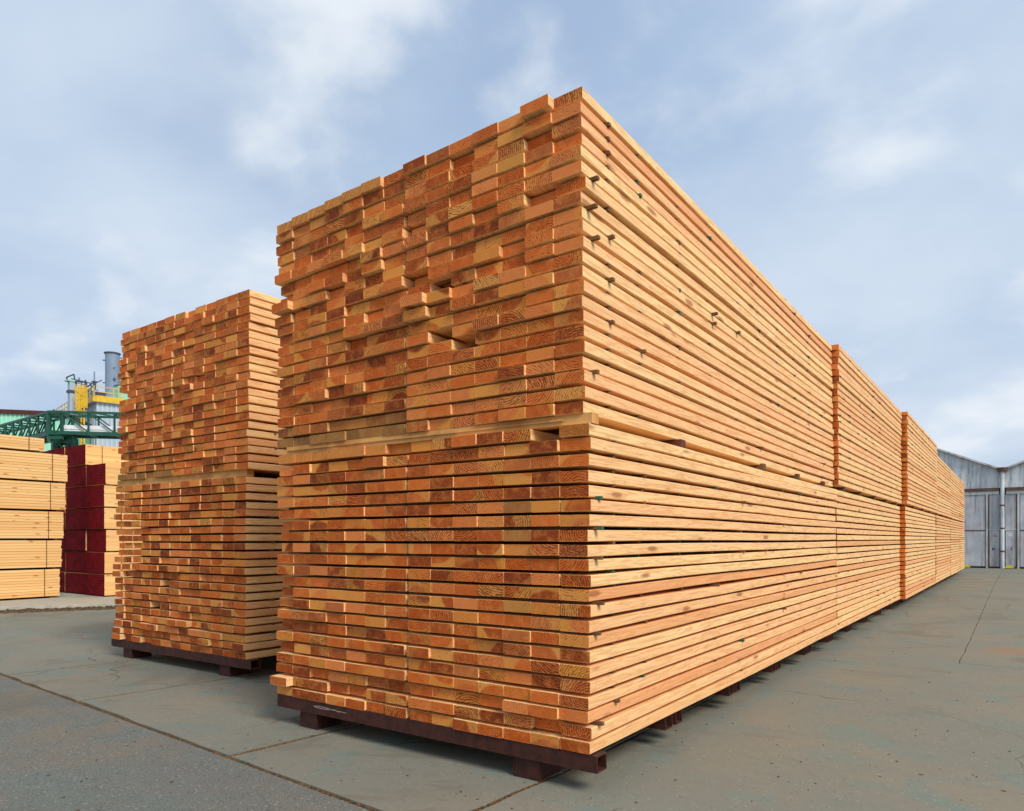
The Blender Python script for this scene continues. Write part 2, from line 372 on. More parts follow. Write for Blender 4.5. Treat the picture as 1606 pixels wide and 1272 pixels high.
# ------------------------------------------------------------------ timber
PW, PH = .2185, .0735
def plank_mesh(name, L, w=PW, h=PH, c=.0045, seg=1, wav=0.0, seed=0):
    rg = random.Random(seed); v = []; f = []; m = []
    sec = [(-w/2+c,-h/2),(w/2-c,-h/2),(w/2,-h/2+c),(w/2,h/2-c),(w/2-c,h/2),(-w/2+c,h/2),(-w/2,h/2-c),(-w/2,-h/2+c)]
    ph = rg.uniform(0, 6.28); px = rg.uniform(0, 6.28)
    ys = [0] + [L*(i)/seg for i in range(1, seg)] + [L]
    for y in ys:
        dz = wav*(math.sin(y*1.1+ph)+.5*math.sin(y*2.9+ph*2)); dx = wav*1.3*math.sin(y*.9+px)
        v += [(x+dx, y, z+dz) for x, z in sec]
    for s in range(seg):
        b = s*8
        for i in range(8): j = (i+1) % 8; f.append((b+i, b+8+i, b+8+j, b+j)); m.append(0)
    f.append(tuple(range(8))); m.append(1); f.append(tuple(range(seg*8, seg*8+8))[::-1]); m.append(1)
    me = bpy.data.meshes.new(name); me.from_pydata(v, [], f); me.materials.append(SIDE); me.materials.append(END)
    me.polygons.foreach_set('material_index', m); me.update(); return me
PL_IN = [plank_mesh('plank', 7.42, seed=i) for i in range(3)]
PL_OUT = [plank_mesh('plank', 7.42, seg=6, wav=.0038, seed=20+i) for i in range(6)]
_stick = {}
def stick_mesh(L, m):
    k = (round(L, 2), m.name)
    if k not in _stick:
        b = MB().box((-L, -.016, 0), (-.035, .016, 1.0), 0); b.box((-.0349, -.016, 0), (0, .016, 1.0), 1)
        _stick[k] = b.mesh('sticker', [STICK, m])
    return _stick[k]

def package(name, label, loc, rows, pitch, ztop_scale=1.0, seed=1, jit=.014, cols=14, colw=.2205, pitchx=0.0, lean=(0, 0), weather=(), holes=(), inset=(), shift_rows=None, stick_front=()):
    """a package of planks in courses with stickers between; every plank a part"""
    rg = random.Random(seed); t = thing(name, label, 'timber stack', loc); n = 0; rest = []
    leftz = ztop_scale
    for r in range(rows):
        rowoff = rg.gauss(0, .006); tilt = rg.gauss(0, .00035); run = 0.0; pj = jit*(shift_rows(r) if shift_rows else 1)
        for c in range(cols):                      # c = 0 is the right edge (+X)
            if (r, c) in holes: continue
            if rg.random() < .45: run = rg.gauss(0, pj)
            y = rowoff + run + rg.gauss(0, pj*.25)
            if rg.random() < .05: y += rg.choice((-1, 1))*rg.uniform(.02, .045)*pj/.014
            y = max(-.07, min(.07, y))
            if c == 0: y = max(-.03, min(.03, y*.7))
            for (ir, ic, iy) in inset:
                if ir == r and ic == c: y = iy
            x = -colw*(c+.5); half = c >= 7
            z = r*pitch*(1-(1-leftz)*c/13) + PH/2 + tilt*(c-7) + rg.gauss(0, .0010)
            if half: x -= .028; y += lean[1]
            x -= lean[0]*r
            me = (rg.choice(PL_OUT) if c in (0, cols-1) else rg.choice(PL_IN))
            xj = rg.gauss(0, .0045 if c in (0,) else .0008)
            if c in (cols-1,): xj = rg.gauss(0, .010)
            if c == 0: xj = rg.choice((0, 0, .006, -.006, .012)) + rg.gauss(0, .002)
            wz = 1.0
            for (wr, wc0, wc1, wv) in weather:
                if wr == r and wc0 <= c <= wc1: wz = wv; break
            else: wz = 0.0
            if n < 300: o = link('plank', me, t, (x+xj, y, z))
            else: rest.append((me, (x+xj, y, z))); n += 1; continue
            o.color = (wz, 0, 0, 1); o.rotation_euler = (rg.gauss(0, .0004), rg.gauss(0, .0022) - r*pitch*(1-leftz)/(13*colw), rg.gauss(0, .0005)); n += 1
    if rest:
        v = []; f = []; m = []
        for me, L in rest:
            b = len(v); v += [(p.co.x+L[0], p.co.y+L[1], p.co.z+L[2]) for p in me.vertices]
            for q in me.polygons: f.append(tuple(b+i for i in q.vertices)); m.append(q.material_index)
        me = bpy.data.meshes.new('plank_rest'); me.from_pydata(v, [], f); me.materials.append(SIDE); me.materials.append(END)
        me.polygons.foreach_set('material_index', m); q_ = tag(link('remaining_planks', me, t), kind='stuff'); q_.color = (0, 0, 0, 1)
    stickers(t, rows, pitch, cols*colw, rg, stick_front, leftz); t.rotation_euler.x = pitchx
    return t
def stickers(t, rows, pitch, w, rg, front=(), leftz=1.0, positions=None, every=1):
    gap = pitch - PH
    for r in range(rows-1):
        for k in (positions or range(10)):
            y = .10 + .735*k + rg.gauss(0, .012)
            if k == 0 and r not in front: y = .36
            poke = rg.choice((-.01,-.015,-.02,-.01,.004,-.02,-.015,.022)) if r not in front or k else rg.uniform(.025, .05)
            if k: poke = rg.uniform(.015, .035) if rg.random() < .055 else rg.choice((-.05, -.06, -.04, -.03, -.008))
            o = link('sticker', stick_mesh(w, STICKG if rg.random() < .16 else STICK), t, (poke, y, r*pitch + PH + .0004)); o.scale = (1, 1, gap-.0008); o.rotation_euler.y = -r*pitch*(1-leftz)/w

Z0 = .250
# right-hand stack nearest the camera
ZL = Z0; PITL = 2.100/22; ZU = 2.397; PITU = .0953
lowN = package('lumber_package', 'biggest nearest lumber package at the bottom of the right row, on steel bearers', (0,0,ZL), 22, PITL, seed=11, jit=.0062, lean=(0, .008),
    holes={(21,1)}, inset=[(r,13,.05) for r in (4,6,8,9,10,13,14,15)]+[(21,7,.06),(21,6,.03),(21,4,-.03),(21,5,.02),(1,13,-.07),(0,12,-.01)],
    weather=[(15,8,8,.0),(16,2,2,.8),(14,2,2,.7),(9,2,2,.5)], shift_rows=lambda r: 2.2 if r < 3 or r > 19 else 1, stick_front=(1,9,7,14,12,16))
upN = package('lumber_package', 'tallest lumber package on top of the nearest right stack, ragged end grain against sky', (-.045,.01,ZU), 22, PITU, ztop_scale=.942, pitchx=-.004, lean=(.0012, .012), colw=.2175, seed=5, jit=.0135,
    holes={(6,4),(11,5)} , inset=[(12,6,.10),(12,7,-.03),(7,5,.28),(7,6,.0),(8,5,.02),(16,6,.07),(20,4,.05)],
    weather=[(0,7,13,.85),(1,7,8,.7),(1,9,13,.35)], shift_rows=lambda r: 1.3 if r > 8 else .7, stick_front=(2,11,13,15))
# left-hand stack
S2 = (-4.90, .95)
ZL2, PL2, ZU2, PU2 = .240, .0952, 2.392, .0928
TOP2 = ZL2+21*PL2+PH+.001
lowL = package('lumber_package', 'lower lumber package of the left stack, resting on brown steel bearers', (S2[0]-.04,S2[1],ZL2), 22, PL2, seed=21, jit=.008, cols=13, colw=.2245,
    holes={(5,8)}, inset=[(4,11,.02),(8,7,.13),(9,7,.05)]+[(r,12,-.045) for r in (0,1,9)]+[(r,12,.04) for r in (12,13,14)], shift_rows=lambda r: 1.8 if r < 4 else 1)
upL = package('lumber_package', 'upper lumber package of the left stack, with dark weathered planks at its foot', (S2[0],S2[1],ZU2), 22, PU2, seed=33, jit=.011, cols=13, colw=.2195, lean=(-.0012,0), ztop_scale=.985,
    holes={(12,12)}, weather=[(0,7,12,.9)], inset=[(15,11,.06),(12,4,.05),(11,5,-.05)])

# packages further along the right row: the outer planks are parts, the inner mass one part
def far_package(label, loc, rows, pitch, L, seed, cols=14):
    rg = random.Random(seed); t = thing('lumber_package', label, 'timber stack', loc, None)
    pm = [plank_mesh('plank', L-.02, seg=3, wav=.0012, seed=seed*7+i) for i in range(3)]
    for r in range(rows):
        o = link('plank', rg.choice(pm), t, (-.11+rg.choice((0,.005,-.006,.01,0)), rg.gauss(0, .012), r*pitch+PH/2+rg.gauss(0, .001))); o.rotation_euler = (0, rg.gauss(0,.002), 0)
        o.color = (0, 0, 0, 1)
    v = []; f = []; m = []
    for r in range(rows):
        for c in range(1, cols):
            b = len(v); y = rg.gauss(0, .015); z = r*pitch; x = -.2205*c
            v += [(x-.2185,y,z),(x,y,z),(x,L-.03+y,z),(x-.2185,L-.03+y,z),(x-.2185,y,z+PH),(x,y,z+PH),(x,L-.03+y,z+PH),(x-.2185,L-.03+y,z+PH)]
            for q, k in (((0,3,2,1),0),((4,5,6,7),0),((0,1,5,4),1),((1,2,6,5),0),((2,3,7,6),1),((3,0,4,7),0)): f.append(tuple(b+i for i in q)); m.append(k)
    me = bpy.data.meshes.new('inner_planks'); me.from_pydata(v, [], f); me.materials.append(SIDE); me.materials.append(END)
    me.polygons.foreach_set('material_index', m); q_ = tag(link('inner_planks', me, t), kind='stuff'); q_.color = (0, 0, 0, 1)
    # sticker ends that show
    b = MB()
    for r in range(rows-1):
        for k in range(int(L/.74)):
            b.box((-2.9, .1+.74*k, r*pitch+PH+.0004), (rg.choice((-.05,-.04,-.05,-.04,-.01,.015)), .132+.74*k, (r+1)*pitch-.0004))
    tag(b.build('stickers', STICK, t), kind='stuff')
    return t
far = [ # (ordinal words, y0, L low, L up, x low, x up, rows up)
    ('second', 7.47, 6.92, 6.92, -.012, .012, 22), ('third', 14.42, 7.1, 7.1, .10, .13, 22), ('fourth', 21.55, 5.65, 5.65, .10, .11, 19),
    ('fifth', 27.25, 5.1, 5.1, .10, .10, 19), ('sixth and farthest', 32.4, 3.0, 3.0, .10, .10, 19)]
for i, (nm, y0, Ll, Lu, xl, xu, ru) in enumerate(far):
    far_package('lower lumber package at the %s position along the right row' % nm, (xl, y0-(.12 if i == 1 else 0), ZL), 22, PITL, Ll, 100+i)
    far_package('upper lumber package at the %s position along the right row' % nm, (xu, y0, ZU), ru, PITU, Lu, 200+i)

# wooden bearers between lower and upper packages
def wbearer(x, y, z, L, h, w, label, group=None, m=BEAMW, poke=0):
    o = MB().box((-L,0,0),(poke,w,h)).build('wooden_bearer', m, None, (x,y,z)); return tag(o, label, 'bearer', group)
fb = thing('wooden_bearer', 'long pale timber bearer across the front between the nearest two packages', 'bearer', (0,0,ZL+21*PITL+PH+.001))
hb = ZU-(ZL+21*PITL+PH)-.0025
MB().box((-3.0,.02,0),(.004,.11,hb)).build('timber', BEAMW, fb); MB().box((-2.98,.010,hb*.44),(-.20,.0195,hb*.62)).build('split_strip', BEAMW, fb)
hl = ZU2-TOP2-.001
tag(MB().box((-2.95,.02,0),(-.02,.11,hl)).build('wooden_bearer', BEAMW, None, (S2[0]-.03,S2[1],TOP2)), 'pale timber bearer across the front of the left stack at mid height', 'bearer')
DKW = flat("dark_bearer_wood", (.16, .045, .028), .8, .4, 8)
ORD = ['first', 'second', 'third', 'fourth', 'fifth', 'sixth', 'seventh', 'eighth', 'ninth', 'tenth']
GB = 'bearers in the gap of the right row'
ys = [1.5, 3.75, 5.2, 6.6, 8.0, 9.4, 10.9, 12.3, 13.7] + list(range(16, 35, 2))
for k, y in enumerate(ys):
    lab = ('%s bearer end from the near corner, in the gap between right row packages' % ORD[k]) if k < 7 else 'small distant bearer end in the gap between right row packages, beyond the seventh'
    if k == 0: lab = 'dark red bearer end in the wide gap nearest the front corner of the right row'
    wbearer((0 if y < 7.3 else (0 if y < 14 else .10)), y, ZL+21*PITL+PH+.001, 3.0, hb, .10, lab, GB, DKW if k in (0,3) else STICK, poke=-.01)
for y in (1.9, 3.4, 5., 6.6):
    wbearer(S2[0]-.03, S2[1]+y, TOP2, 3.0, hl, .10, 'bearer inside the mid height gap of the left stack', 'bearers in the gap of the left stack', STICK, poke=-.02)

# steel bearers under the rows
BZ, BH = .142, .106
def channel(b, x0, x1, y0, y1, z0, z1, th=.010):   # rectangular steel section open at its ends
    b.box((x0,y0,z0),(x1,y0+th,z1)); b.box((x0,y1-th,z0),(x1,y1,z1)); b.box((x0,y0+th+.0005,z0),(x1,y1-th-.0005,z0+th)); b.box((x0,y0+th+.0005,z1-th),(x1,y1-th-.0005,z1-.0005))
def steel_bearer(x, y, ztop, label, group=None, pair=False, feet=True, xr=.05):
    t = thing('steel_bearer', label, 'steel bearer', (x, y, 0), group); z1 = ztop-.0015; z0 = z1-BH
    if not pair:
        b = MB(); channel(b, -3.10, xr, 0, .13, z0, z1); b.build('channel', STEEL, t)
    else:
        for dy in (0, .20):
            b = MB(); channel(b, -3.08, -.01, dy, dy+.13, z0, z1); b.build('channel', STEEL, t)
    if feet:
        for fx in (-.50, -2.72):
            f = MB(); f.box((fx-.105, .03, 0), (fx+.105, .30, z0-.0005)); f.box((fx-.105, .026, .02), (fx-.095, .03, z0-.02)); f.build('foot', STEEL, t)
    return t
fb1 = steel_bearer(0, .0, ZL, 'long dark brown steel bearer under the front of the nearest stack')
mk = MB()     # chalk mark on the steel web
CH = flat("chalk", (.50, .40, .34), .9, .2, 10)
pts = [(-2.62,.206),(-2.56,.214),(-2.46,.212),(-2.40,.206),(-2.45,.199),(-2.56,.199),(-2.62,.206)]
for p, q in zip(pts, pts[1:]): mk.bar((p[0],-.0012,p[1]),(q[0],-.0012,q[1]),.002,.0035)
mk.bar((-2.46,-.0012,.208),(-2.22,-.0012,.203),.002,.0025); mk.bar((-2.38,-.0012,.212),(-2.30,-.0012,.197),.002,.0025)
mk.build('chalk_mark', CH, fb1)
steel_bearer(S2[0], S2[1]+.0, ZL2, 'dark brown steel bearer under the front of the left stack')
for k, y in enumerate((1.2, 2.66, 4.1, 5.55, 6.9, 8.3, 9.8, 11.3, 12.8, 14.3, 16.3, 18.3, 20.3, 22.3, 24.3, 26.3, 28, 29.7, 31.5, 33.2, 34.7)):
    lab = ('%s pair of dark steel bearer ends beneath the right row, counted from the front' % ORD[k]) if k < 8 else 'tiny distant pair of steel bearers beneath the far part of the right row'
    steel_bearer(0, y, ZL, lab, 'paired steel bearers under the right row', pair=True)
for y in (1.9, 3.4, 5.0, 6.6):
    steel_bearer(S2[0], S2[1]+y, ZL2, 'dark steel bearer deep beneath the left stack', 'steel bearers beneath the left stack')

# ------------------------------------------------------------------ packs on the platform
def pack(label, x1, y0, z0, w, L, h, seed, red=False, strap_at=.35, from_end=False, grp=None, nrow=10, bear=.05):
    """a strapped package of boards: x1 = its +X side, y0 = its near end; sits on three bearers"""
    rg = random.Random(seed); t = thing('board_pack', label, 'board package', (x1, y0, z0), grp)
    ph = (h-bear)/nrow; v = []; f = []; m = []; tone = []; ncol = max(3, round(w/.125)); cw = w/ncol
    def bx(xa, ya, za, xb, yb, zb, endm, tn):
        b = len(v); v.extend([(xa,ya,za),(xb,ya,za),(xb,yb,za),(xa,yb,za),(xa,ya,zb),(xb,ya,zb),(xb,yb,zb),(xa,yb,zb)])
        for q, k in (((0,3,2,1),0),((4,5,6,7),0),((0,1,5,4),endm),((1,2,6,5),0),((2,3,7,6),endm),((3,0,4,7),0)):
            f.append(tuple(b+i for i in q)); m.append(k); tone.append(tn)
    for r in range(nrow):
        z = bear + r*ph
        for c in range(ncol):
            j = 0.0 if red else rg.gauss(0, .006); xo = rg.gauss(0, .003) if c == 0 else 0
            bx(-cw*(c+1)+(0 if red else .0004), j, z, -cw*c-(0 if red else .0004)+xo, L+rg.gauss(0, .006), z+ph-(.0005 if red else .0055), 1, rg.random())
    me = bpy.data.meshes.new('board_layers'); me.from_pydata(v, [], f); me.materials.append(PACK); me.materials.append(RED if red else PACK)
    me.polygons.foreach_set('material_index', m); at_ = me.attributes.new('tone', 'FLOAT', 'FACE'); at_.data.foreach_set('value', tone)
    tag(link('board_layers', me, t), kind='stuff')
    for y in (.12, L*.5, L-.2):
        MB().box((-w+.02, y, 0), (-.03, y+.09, bear-.001)).build('bearer', DEBM, t)
    MB().box((-w*.62, .215, 0), (-w*.38, L*.5-.01, bear-.001)).box((-w*.62, L*.5+.1, 0), (-w*.38, L-.21, bear-.001)).build('gap_filler', DEBM, t)  # added filler blocking the view through the bearer gap, so it reads dark
    for y in ((L-strap_at) if from_end else strap_at, L*.5):
        b = MB(); b.box((-w-.002, y, bear-.001), (.011, y+.016, h+.001)); b.build('strap', STRAPD, t)
    return t
STRAPD = flat("worn_strap", (.17, .085, .03), .6, .2, 3)
ordn = ['bottom', 'second from the ground', 'third from the ground', 'fourth from the ground', 'fifth from the ground', 'sixth from the ground', 'top']
# yellow column, long sides towards the camera
zs = .1; YX, YE = -17.97, 4.45
hs = .735
for i in range(5):
    lean = .05*i*.0
    pack('pale yellow board pack, %s in the column at the left edge' % ordn[i], YX+lean, YE-6.2+.045*i, zs, 1.15, 6.2, hs, 300+i, from_end=True, strap_at=.36+.0*i); zs += hs
pack('half height pale board pack on top of the column at the left edge', YX, YE-6.55, zs, 1.15, 6.2, .37, 306, from_end=True, strap_at=.36, nrow=5)
# red-ended columns
cols_red = [('right-hand red-ended column', -17.16, 5.19, 1.08, 6), ('middle red-ended column', -18.28, 5.22, 1.22, 7), ('third red-ended column from the right', -19.56, 5.26, 1.08, 7), ('leftmost red-ended column, half hidden behind yellow packs', -20.66, 5.30, 1.08, 7)]
for ci, (nm, x1, y0, w, n) in enumerate(cols_red):
    z = .1; rg = random.Random(50+ci)
    for i in range(n):
        h = .578; lab = 'topmost' if i == n-1 else ordn[i]
        pack('board pack with dark red painted ends, %s in %s' % (lab.replace(' from the ground',''), nm.split(',')[0]), x1+rg.uniform(-.02,.02)-(.05 if ci == 3 else 0), y0+rg.uniform(-.03,.03), z, w-.03, 5.2, h, 400+ci*10+i, red=True, strap_at=.42, nrow=8, bear=.035); z += h

# ------------------------------------------------------------------ far left: green hall, grey plant building, gantry
MINT = flat("mint_cladding", (.30, .68, .50), .5, .12, .6, .4); MINTR = flat("mint_rib", (.38, .76, .58), .5, .12, .6, .4)
MAROON = flat("maroon_trim", (.09, .02, .02), .5, .2, 2)
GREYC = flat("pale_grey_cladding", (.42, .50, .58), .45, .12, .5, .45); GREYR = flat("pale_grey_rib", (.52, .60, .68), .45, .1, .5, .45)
YEL = flat("safety_yellow", (.78, .50, .03), .45, .2, 2, .4); DGREEN = flat("dark_green_steel", (.012, .085, .055), .45, .3, 3, .4)
DKST = flat("dark_grey_steel", (.07, .09, .12), .5, .3, 3, .4); STACKM = flat("stack_grey_steel", (.22, .30, .40), .45, .15, 1.0, .5)
WHT = flat("white_trim", (.75, .78, .80), .5, .1, 2)
def local(dirx, org):   # a frame: x along dirx, y away from the camera, z up
    d = Vector((dirx[0], dirx[1], 0)).normalized(); n = Vector((-d.y, d.x, 0))
    return Matrix(((d.x,n.x,0,org[0]),(d.y,n.y,0,org[1]),(0,0,1,0),(0,0,0,1)))
# green hall
p0 = at(-60, 645, 64); p1 = at(94, 641, 66); M = local((p1-p0)[:2], p0); L = (p1-p0).length; H = at(20, 643, 65).z
hall = thing('industrial_hall', 'mint green ribbed metal hall with maroon roof edge behind the gantry', 'building', (p0.x, p0.y, 0))
hall.matrix_world = M
def cp(b, name, m, par, **k): return tag(b.build(name, m, par), **k)
Lx = L+.4
b = MB().box((0,0,0),(Lx,24,H-.35)); b.build('wall', MINT, hall)
b = MB()
for i in range(int(Lx/.34)): b.box((i*.34+.03,-.06,.1),(i*.34+.13,-.001,H-.36))
cp(b, 'cladding_ribs', MINTR, hall, kind='stuff')
MB().box((-.3,-.25,H-.348),(Lx+.15,24.3,H)).build('roof', MAROON, hall)
# grey plant building, corner towards the camera
K = at(151, 624, 72); HZ = K.z
def hit_x(px, depth_guess, org, d):  # where the vertical plane through org along d is seen at pixel column px
    r = CF + CR*((px-803)/1127.8); den = r.x*d.y - r.y*d.x; t = ((org.x-CC.x)*d.y - (org.y-CC.y)*d.x)/den; q = CC + r*t; return (q-org).dot(d)
dX = Vector((-1, 0, 0)); dY = Vector((0, 1, 0)); dK = Vector((math.sin(R_(12)), math.cos(R_(12)), 0)); dKx = Vector((-dK.y, dK.x, 0))
wL = hit_x(93, 72, K, dKx); wR = hit_x(235, 72, K, dK)
plant = thing('plant_building', 'pale blue grey ribbed plant building with yellow rooftop railings', 'building', (K.x, K.y, 0))
MP = Matrix(((-dKx.x, dK.x, 0, K.x), (-dKx.y, dK.y, 0, K.y), (0, 0, 1, 0), (0, 0, 0, 1))); plant.matrix_world = MP
# local frame: x = 0 .. -wL along the left face, y = 0 .. wR along the right face
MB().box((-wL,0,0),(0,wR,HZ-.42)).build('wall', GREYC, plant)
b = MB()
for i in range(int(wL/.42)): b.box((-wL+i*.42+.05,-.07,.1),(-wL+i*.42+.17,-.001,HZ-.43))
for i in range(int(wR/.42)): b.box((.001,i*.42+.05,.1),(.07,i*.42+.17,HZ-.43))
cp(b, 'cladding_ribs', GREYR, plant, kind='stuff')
MB().box((-wL-.1,-.35,HZ-.418),(.35,wR,HZ-.05)).build('roof_slab', WHT, plant)
def railing(par, path, z, h=1.15, m=YEL, name='railing', step=1.5, th=.07, kick=True):
    b = MB()
    for p, q in zip(path, path[1:]):
        p = Vector((*p, 0)); q = Vector((*q, 0)); L = (q-p).length; n = max(1, round(L/step))
        for k in range(n+1):
            c = p.lerp(q, k/n); b.bar((c.x, c.y, z), (c.x, c.y, z+h), th)
        for hh in (h, h*.55): b.bar((p.x, p.y, z+hh), (q.x, q.y, z+hh), th)
        if kick: b.bar((p.x, p.y, z+.13), (q.x, q.y, z+.13), .05, .26)
    return b.build(name, m, par)
railing(plant, [(-wL,-.3),(.3,-.3)], HZ-.05); railing(plant, [(.3,-.26),(.3,wR)], HZ-.05)
b = MB(); b.bar((-wL,-.37,HZ-.2),(.37,-.37,HZ-.2),.05,.42); b.bar((.37,-.37,HZ-.2),(.37,wR,HZ-.2),.05,.42); b.build('edge_beam', YEL, plant)
# side platform at the left with darker rail
zp = HZ-.9
MB().box((-wL-2.2,-.5,zp-.25),(-wL-.12,1.5,zp)).build('side_platform', YEL, plant); railing(plant, [(-wL-.2,-.45),(-wL-2.1,-.45),(-wL-2.1,1.4)], zp, 2.0, DKST, 'dark_railing', 1.0, .06, False)
# smoke stack: a thing of its own, standing on the roof
C0 = at(176.3, 600, 78); r = (186.5-166.2)/2/1127.8*78
ch = thing('smoke_stack', 'grey blue round steel smoke stack rising above the plant building roof', 'chimney', (C0.x, C0.y, HZ-.05)); zt = at(176, 554, 78).z - (HZ-.05)
MB().tube((0,0,0),(0,0,zt-.1),r,28).build('shaft', STACKM, ch)
b = MB(); b.tube((0,0,zt-.1),(0,0,zt),r+.12,28); b.build('rim', DKST, ch)
b = MB(); b.tube((0,0,.35),(0,0,.65),r+.06,28); b.build('base_collar', STACKM, ch)
toC = Vector((CC.x-C0.x, CC.y-C0.y, 0)).normalized(); sdv = Vector((toC.y, -toC.x, 0))
for (u, zz, rr) in ((-.18,.52,.10),(.0,.0,0),(-.16,.72,.05)):
    if rr:
        q = toC*(r*.9)+sdv*u; MB().tube((q.x,q.y,zt*zz),(q.x+toC.x*.2,q.y+toC.y*.2,zt*zz),rr*1.3,10).build('port', DKST, ch)
for s, zz in ((-1,.93),(1,.86),(-1,.50),(1,.46)):
    q = sdv*s*r; MB().tube((q.x,q.y,zt*zz),(q.x+sdv.x*s*.22,q.y+sdv.y*s*.22,zt*zz),.07,8).build('bracket', DKST, ch)
# yellow ladder tower and grey duct in front of the left face
def wp(px, py, depth): return at(px, py, depth)
lad = thing('ladder_tower', 'yellow caged ladder tower climbing the left side of the plant building', 'ladder', tuple(wp(126,800,70))); lad.location.z = 0; LO = Vector(lad.location)
b = MB()
def L3(px, py, dz=0): q = at(px, py, 70+dz)-LO; return (q.x, q.y, q.z)
for px, y0, y1 in ((118.5,604,640),(136,607,640),(121,640,0),(127,604,0),(131.5,604,0),(124,606,648)):
    top = L3(px, y0); bot = L3(px, 690) if y1 == 0 else L3(px, y1); b.bar((bot[0],bot[1],0 if y1 == 0 else bot[2]), top, .10)
for py in (604,609,614,620,626,632,638,644): b.bar(L3(118, py), L3(136.5, py+.6), .055)
for k in range(40): 
    z = .5+k*.38
    q = L3(127,700); w_ = L3(131.5,700); 
    if z < 13.5: b.bar((q[0],q[1],z),(w_[0],w_[1],z),.07)
for px in (120,122.5,129,133.5): b.bar(L3(px, 606), L3(px, 640), .07)
for py0, py1, a0, a1 in ((644,636,118,136),(612,622,119,135)): b.bar(L3(a0, py0), L3(a1, py1), .12)
b.build('cage', YEL, lad)
b = MB()
for px in (119.5,131.5): q = L3(px, 650, .6); b.bar((q[0],q[1],0),(q[0],q[1],L3(px,650)[2]),.14)
b.build('posts', YEL, lad)['kind'] = 'stuff'
duct = thing('service_duct', 'grey vertical service duct left of the yellow ladder tower', 'duct', tuple(at(113,800,71))); duct.location.z = 0; DO = Vector(duct.location)
zt_ = at(113,599,71).z; MB().box((-.24,-.3,0),(.24,.3,zt_-.0)).build('shaft', GREYC, duct)
MB().box((-.32,-.4,zt_-1.1),(.32,.4,zt_-.85)).build('collar', DKST, duct); MB().box((-.45,-.5,zt_),(.30,.4,zt_+.14)).build('cap', MINT, duct)
# rooftop davit, mast and dark railings
dav = thing('roof_davit', 'thin dark steel lifting frame and railings above the yellow tower', 'steel frame', (LO.x, LO.y, HZ-.05)); VO = Vector(dav.location)
def V3(px, py, d=71): q = at(px, py, d)-VO; return (q.x, q.y, q.z)
b = MB()
for p, q, w_ in (((104,592),(116,587),.10),((116,587),(117,594),.10),((104,592),(106,596),.1),((106,596),(120,599),.12),((112,594),(146,602),.10),((113,598),(135,599.5),.14),((134,596),(134,610),.12),((143,602),(136,608),.09),((124,592),(124,600),.08),((150,601),(160,596),.07),((150,601),(150,612),.07),((116,600),(146,606),.06)):
    b.bar(V3(*p), V3(*q), w_)
for px in (120,128,136,143): b.bar(V3(px,600), V3(px,619), .07)
b.build('frame', DKST, dav)
mast = thing('vent_mast', 'slim grey vent mast with dark valve standing on the plant roof', 'mast', tuple(at(148,619,72.8))); mast.location.z = HZ-.05; 
zz = at(148,583,72.8).z-HZ+.05; MB().tube((0,0,0),(0,0,zz),.075,8).build('pipe', STACKM, mast); MB().tube((0,0,zz*.38),(0,0,zz*.64),.15,8).build('valve', DKST, mast)
MB().box((-.2,-.2,zz*.62),(.2,.2,zz*.66)).build('flange', DKST, mast)
for i, (px, py, w_, h_, m_, lb) in enumerate(((143.5,612,1.0,1.1,STACKM,'grey machine casing on the plant roof beside the mast'),(190,600,.9,1.7,MINT,'pale green equipment casing right of the smoke stack'),(156,610,.5,1.0,DKST,'dark valve box on the plant roof left of the smoke stack'))):
    q = at(px, py, 74.5); e = thing('roof_unit', lb, 'equipment', (q.x, q.y, HZ-.05)); MB().box((-w_/2,-.5,0),(w_/2,.5,h_)).build('casing', m_, e); MB().box((-w_/2-.05,-.55,h_),(w_/2+.05,.55,h_+.09)).build('lid', DKST, e)
    MB().tube((0,-.2,h_+.09),(0,-.2,h_+.35),.1,8).build('outlet', STACKM, e)

# conveyor gantry, two lattice spans meeting at a tower
def truss(name, label, A, B, h, depthw, panel, side=1):
    A = Vector(A); B = Vector(B); d = (B-A); L = d.length; d.normalize(); n = Vector((-d.y, d.x, 0)).normalized()*side
    t = thing(name, label, 'gantry', tuple(A)); k = max(1, round(L/panel)); c = .20
    def P(s, w, z): return d*s + n*w + Vector((0, 0, z))
    b = MB()
    for w in (0, depthw):
        for z, cc in ((0, .20), (h, .15)): b.bar(P(-.1,w,z), P(L+.1,w,z), cc, cc)
    b.build('chords', DGREEN, t)
    for w in (0, depthw):
        b = MB()
        for i in range(k+1): b.bar(P(L*i/k,w,.1), P(L*i/k,w,h-.08), .10)
        for i in range(k): b.bar(P(L*i/k,w,h-.06), P(L*(i+1)/k,w,.08), .075)
        tag(b.build('lattice', DGREEN, t), kind='stuff')
    b = MB()
    for i in range(k+1): b.bar(P(L*i/k,0,h), P(L*i/k,depthw,h), .09); b.bar(P(L*i/k,0,0), P(L*i/k,depthw,0), .16)
    for i in range(k): b.bar(P(L*i/k,0,h), P(L*(i+1)/k,depthw,h), .07)
    tag(b.build('cross_bars', DGREEN, t), kind='stuff')
    b = MB(); q = [P(0,.14,.14),P(L,.14,.14),P(L,depthw-.14,.14),P(0,depthw-.14,.14)]; b.bar(P(0,depthw*.5,.22), P(L,depthw*.5,.22), depthw-.35, .10); b.build('deck', WHT if side > 0 else DGREEN, t)
    if side > 0: b = MB(); b.bar(P(0,.16,.42), P(L,.16,.42), .06, .26); b.build('side_sheet', WHT, t)
    return t
G0 = at(97.5, 679, 47.5); G1 = at(260, 681, 48.6); G1.z = G0.z; hG = at(97.5, 646, 47.5).z-G0.z
truss('conveyor_gantry', 'dark green lattice conveyor gantry with white deck crossing before the plant', G0, G1, hG, 1.7, 1.45)
T0 = at(74, 682, 47.8); T0.z = G0.z; T1 = at(-45, 680, 57.5); T1.z = G0.z
